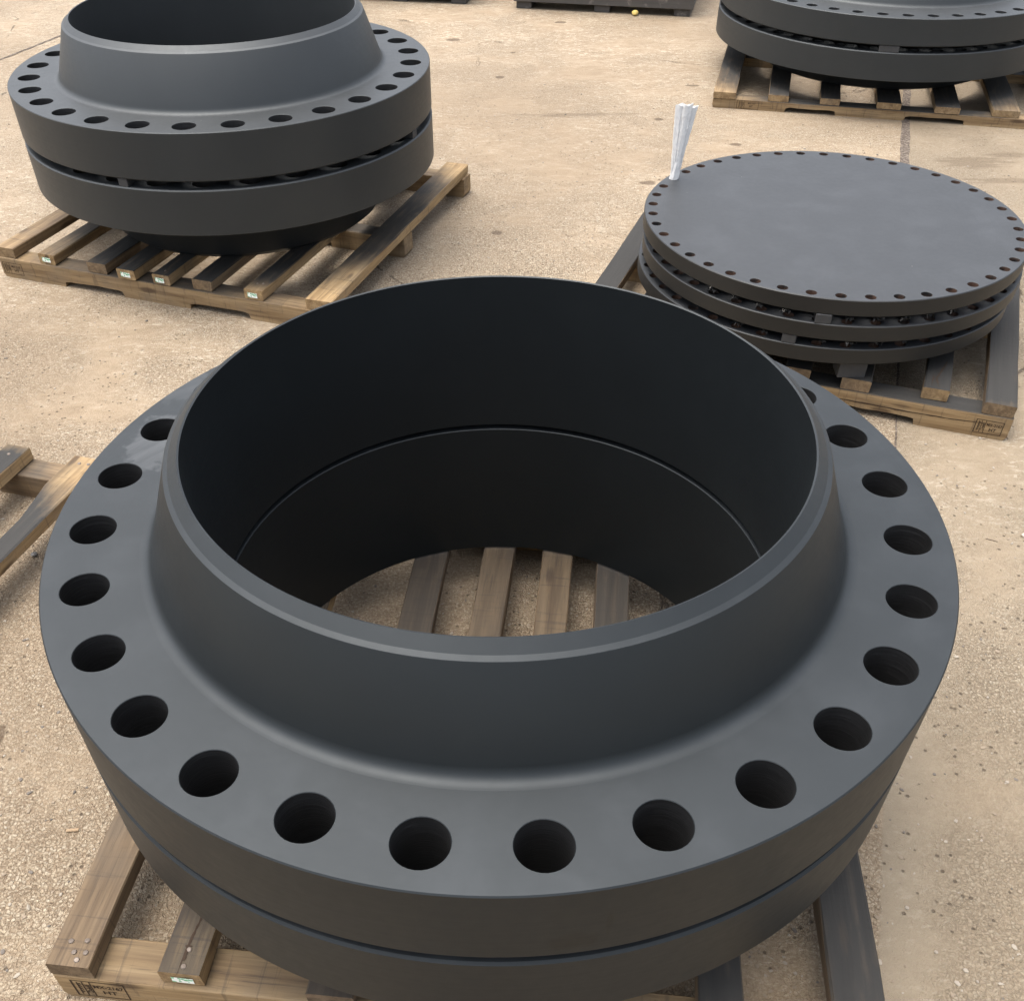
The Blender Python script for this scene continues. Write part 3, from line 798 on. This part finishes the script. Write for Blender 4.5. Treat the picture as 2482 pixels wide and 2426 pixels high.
# ------------------------------------------------------------------ white paper bundle standing in a bolt hole of the top blind flange
PAPER, pnt, pb = new_mat('white_wrapping_paper')
pN = NT(pnt); pg = pN.node('ShaderNodeNewGeometry')
pn = pN.noise(pg.outputs['Position'], 45.0, 5)
pnt.links.new(pN.mix(pn, (0.58, 0.58, 0.57), (0.74, 0.74, 0.72)), pb.inputs['Base Color'])
pb.inputs['Roughness'].default_value = 0.6
pnt.links.new(pN.bump(pN.noise(pg.outputs['Position'], 80.0, 5), 0.5, 0.004), pb.inputs['Normal'])
def paper():
    root = empty('paper_bundle', (BC[0] + 0.50485 * math.cos(2.37698 + 2 * PI / 44), BC[1] + 0.50485 * math.sin(2.37698 + 2 * PI / 44), BZ))
    tag(root, 'white folded paper bundle fanning upward from a bolt hole of the top blind flange', 'paper bundle')
    rd = random.Random(5)
    # three overlapping folded sleeves, each a flattened tube that widens upwards
    def sleeve(name, x0, x1, w0, w1, d0, d1, y0, y1, z0, z1, seed, jag):
        r2 = random.Random(seed); mb = MB(); n = 20; m = 12
        ph = r2.uniform(0, 6)
        rings = []
        for j in range(m + 1):
            u = j / m
            w = w0 + (w1 - w0) * (u ** 1.15); d = d0 + (d1 - d0) * u
            cx = x0 + (x1 - x0) * u; cy = y0 + (y1 - y0) * u; z = z0 + (z1 - z0) * u
            row = []
            for i in range(n):
                a = 2 * PI * i / n
                ca, sa = math.cos(a), math.sin(a)
                fold = 1 + 0.30 * math.sin(3 * a + ph) * u + 0.12 * math.sin(7 * a + 2 * ph + u * 2)
                x = cx + w / 2 * ca * (1 + 0.03 * math.sin(5 * u + ph)); y = cy + d / 2 * sa * fold
                zz = z + (jag * math.sin(a * 2 + ph) + r2.uniform(-jag, jag) * 0.4 if j == m else 0)
                row.append(mb.pt((x + r2.uniform(-.0011, .0011), y + r2.uniform(-.0011, .0011), zz)))
            rings.append(row)
        for j in range(m):
            for i in range(n):
                k = (i + 1) % n
                mb.face((rings[j][i], rings[j][k], rings[j + 1][k], rings[j + 1][i]))
        mb.face(rings[0][::-1])
        # mouth folded inwards
        inn = [mb.pt((mb.v[p][0] * 0.96, mb.v[p][1] * 0.6 + (y1 * 0.4), mb.v[p][2] - 0.012)) for p in rings[m]]
        for i in range(n):
            k = (i + 1) % n
            mb.face((rings[m][i], rings[m][k], inn[k], inn[i]))
        mb.face(inn)
        return mb.obj(name, [PAPER], root, sharp=35)
    sleeve('wrapper', -0.002, 0.006, 0.026, 0.030, 0.024, 0.022, 0.0, 0.0, -0.03, 0.050, 1, 0.002)
    sleeve('paper_sleeve', -0.003, -0.006, 0.016, 0.030, 0.012, 0.016, -0.002, -0.004, 0.004, 0.206, 2, 0.002)
    sleeve('paper_sleeve', 0.003, 0.014, 0.014, 0.030, 0.011, 0.014, -0.005, -0.010, 0.006, 0.209, 3, 0.003)
    sleeve('paper_sleeve', 0.006, 0.031, 0.014, 0.034, 0.012, 0.015, 0.003, 0.004, 0.005, 0.200, 4, 0.002)
paper()

# ------------------------------------------------------------------ torn plastic film in the gaps of the blind stack
FILM, fnt, fb = new_mat('torn_plastic_film')
fb.inputs['Base Color'].default_value = (0.13, 0.125, 0.115, 1); fb.inputs['Roughness'].default_value = 0.25
fN = NT(fnt); fg = fN.node('ShaderNodeNewGeometry')
fnt.links.new(fN.bump(fN.noise(fg.outputs['Position'], 120.0, 4), 0.8, 0.004), fb.inputs['Normal'])
rf_ = random.Random(9)
def film(ang, z, gap, sc):
    mb = MB(); n = 5
    g = [[mb.pt(((i / n - .5) * 0.026 * sc + rf_.uniform(-.003, .003), (j / 3 - .5) * 0.016 * sc + rf_.uniform(-.003, .003), abs(math.sin(i * 1.7 + j)) * gap * 0.5 * sc + 0.0015)) for i in range(n + 1)] for j in range(4)]
    for j in range(3):
        for i in range(n): mb.face((g[j][i], g[j][i + 1], g[j + 1][i + 1], g[j + 1][i]))
    o = mb.obj('plastic_scrap', [FILM], sharp=25)
    a = math.radians(ang); r = 0.505
    o.location = (BC[0] + r * math.cos(a), BC[1] + r * math.sin(a), z); o.rotation_euler = (0, 0, a + PI / 2 + rf_.uniform(-.4, .4))
    return o
zt2, zt3 = bz[1], bz[2]
for k, a in enumerate((-139, -131, -123, -115, -97, -89, -81, -73, -65)):
    tag(film(a, zt2, BGAP[0], rf_.uniform(0.7, 1.05)), 'torn scrap of plastic film in the gap under the top blind flange', 'scrap', 'film scraps under the top blind flange')
for k, a in enumerate((-128, -120, -103, -95, -87, -79)):
    tag(film(a, zt3, BGAP[1], rf_.uniform(0.7, 1.0)), 'torn scrap of plastic film in the gap above the bottom blind flange', 'scrap', 'film scraps above the bottom blind flange')

# ------------------------------------------------------------------ dark crates at the back
def crate_mat():
    m, nt, b = new_mat('blackened_timber'); N = NT(nt)
    tc = N.node('ShaderNodeTexCoord'); geo = N.node('ShaderNodeNewGeometry')
    g1 = N.noise(N.mapping(tc.outputs['Object'], scale=(4, 60, 60)), 1.0, 5)
    n1 = N.noise(geo.outputs['Position'], 14.0, 6, 0.65)
    c = N.mix(g1, (0.035, 0.033, 0.030), (0.085, 0.078, 0.070))
    c = N.mix(N.math('MULTIPLY', N.step(n1, 0.55, 0.70), 0.55), c, (0.22, 0.20, 0.175))
    nt.links.new(c, b.inputs['Base Color']); b.inputs['Roughness'].default_value = 0.75
    nt.links.new(N.bump(g1, 0.4, 0.003), b.inputs['Normal'])
    return m
CRATE = crate_mat()
def crate(p0, p1, depth, h, label, nplank=3):
    p0 = Vector(p0); p1 = Vector(p1); w = (p1 - p0).length; d = (p1 - p0).normalized()
    ang = math.atan2(d.y, d.x)
    root = empty('timber_crate', (p0.x, p0.y, G), (0, 0, ang)); tag(root, label, 'crate')
    for x in (0.06, w / 2, w - 0.06):
        mb = MB(); cbox(mb, 0.09, depth - 0.02, 0.036, 0.002, (0, 0, 0.018))
        r = mb.obj('runner', [CRATE], root, smooth=False); r.location = (x, depth / 2 + 0.006, 0)
    ph = (h - 0.037) / nplank
    for k in range(nplank):
        z = 0.037 + ph * k
        for y, L, x, rz in ((0.010, w, w / 2, 0), (depth - 0.010, w, w / 2, 0), (depth / 2, depth - 0.042, 0.010, PI / 2), (depth / 2, depth - 0.042, w - 0.010, PI / 2)):
            mb = MB(); cbox(mb, L, 0.02, ph - 0.004, 0.002, (0, 0, (ph - 0.004) / 2))
            o = mb.obj('side_plank', [CRATE], root, smooth=False); o.location = (x, y, z); o.rotation_euler = (0, 0, rz)
    nb = 5
    for k in range(nb):
        mb = MB(); cbox(mb, w + 0.01, depth / nb - 0.005, 0.02, 0.002, (0, 0, 0.01))
        o = mb.obj('lid_plank', [CRATE], root, smooth=False); o.location = (w / 2, depth * (k + 0.5) / nb, h + 0.0005)
    return root
crate((0.1158, 5.5257), (1.1335, 5.2902), 0.8, 0.36, 'wide blackened timber crate on low runners beside the yellow lump')
crate((-0.98, 5.781), (-0.1531, 5.6191), 0.8, 0.36, 'blackened timber crate behind the gapped flange pair, left of the wider crate')

# small yellow lump by the crate
def lump(name, loc, r, mat, seed, squash=0.7):
    rd = random.Random(seed); mb = MB()
    n, m = 9, 5
    rings = []
    for j in range(1, m):
        t = PI * j / m
        rings.append([mb.pt((r * math.sin(t) * math.cos(2 * PI * i / n) * rd.uniform(.85, 1.12), r * math.sin(t) * math.sin(2 * PI * i / n) * rd.uniform(.85, 1.12), r * squash * (1 + math.cos(t)) * rd.uniform(.94, 1.05))) for i in range(n)])
    tp = mb.pt((0, 0, 2 * r * squash)); bt = mb.pt((0, 0, 0))
    for i in range(n):
        k = (i + 1) % n
        mb.face((tp, rings[0][i], rings[0][k])); mb.face((bt, rings[-1][k], rings[-1][i]))
        for j in range(m - 2): mb.face((rings[j][i], rings[j + 1][i], rings[j + 1][k], rings[j][k]))
    o = mb.obj(name, [mat], sharp=40); o.location = loc; o.rotation_euler = (0, 0, rd.uniform(0, 6))
    return o
YEL = plain('yellow_foam', (0.50, 0.38, 0.11), 0.7)
tag(lump('foam_lump', (0.812, 5.345, G), 0.020, YEL, 3), 'small yellow foam lump on the ground at the foot of the wide crate', 'lump')
STONE = plain('pale_stone', (0.34, 0.30, 0.25), 0.8, var=0.25)
tag(lump('stone', (1.222, 0.588, G), 0.007, STONE, 5, 0.5), 'pale flat stone on the ground right of the tight flange pair', 'stone')
tag(lump('crumpled_wrapper', (-1.056, 0.535, G), 0.008, FILM, 8, 0.5), 'tiny crumpled white wrapper beside the splintered pallet board', 'wrapper')

# twig, chips and grit lying about
TWIG = plain('dry_twig', (0.13, 0.095, 0.065), 0.8)
mb = MB(); cbox(mb, 0.026, 0.0022, 0.002, 0.0005, (0, 0, 0.001)); tw = mb.obj('twig', [TWIG], smooth=False)
tw.location = (1.142, 0.574, G); tw.rotation_euler = (0, 0, -0.45)
tag(tw, 'thin brown twig on the ground right of the tight flange pair', 'twig')
CHIP = plain('wood_chip', (0.24, 0.17, 0.10), 0.8)
for (x, y, r, L) in ((-0.742, -0.212, 0.1, 0.022),):
    mb = MB(); cbox(mb, L, 0.006, 0.004, 0.001, (0, 0, 0.002)); o = mb.obj('wood_chip', [CHIP], smooth=False)
    o.location = (x, y, G); o.rotation_euler = (0, 0, r)
    tag(o, 'splinter of wood on the ground beside the nailed corner board', 'wood chip')
def debris():
    rd = random.Random(21); mb = MB()
    def bit(x, y, r, fl, m):
        b0 = len(mb.v); n = 6; a0 = rd.uniform(0, 6); st = rd.uniform(1, 1.8); rr = rd.uniform(0, PI)
        top = mb.pt((x, y, G + r * fl * 1.5))
        ring = []
        for i in range(n):
            a = a0 + 2 * PI * i / n; q = r * rd.uniform(.75, 1.2)
            px, py = q * math.cos(a) * st, q * math.sin(a)
            ring.append((x + px * math.cos(rr) - py * math.sin(rr), y + px * math.sin(rr) + py * math.cos(rr)))
        A = [mb.pt((p[0], p[1], G + r * fl * rd.uniform(.5, .9))) for p in ring]
        B = [mb.pt((p[0] * 1.0, p[1], G - 0.001)) for p in ring]
        for i in range(n):
            k = (i + 1) % n
            mb.face((top, A[i], A[k]), m); mb.face((A[i], B[i], B[k], A[k]), m)
    for _ in range(5200):
        d = rd.random() ** 1.6
        y = -0.75 + 4.8 * d; hw = 0.95 + 0.5 * (y + 0.75)
        x = rd.uniform(-hw, hw)
        r = rd.choice((0.0014, 0.0018, 0.0022, 0.003)) * rd.uniform(.8, 1.25)
        bit(x, y, r, rd.uniform(.4, .9), rd.choice((0, 0, 0, 1, 1, 3)))
    g = [plain('grit_beige', (0.20, 0.16, 0.115), 0.85), plain('grit_pale', (0.25, 0.22, 0.175), 0.8), plain('grit_brown', (0.08, 0.055, 0.037), 0.85), plain('grit_grey', (0.11, 0.095, 0.08), 0.85)]
    o = mb.obj('grit', g, sharp=40)
    tag(o, 'loose grit scattered over the worn concrete', 'grit', kind='stuff')
debris()
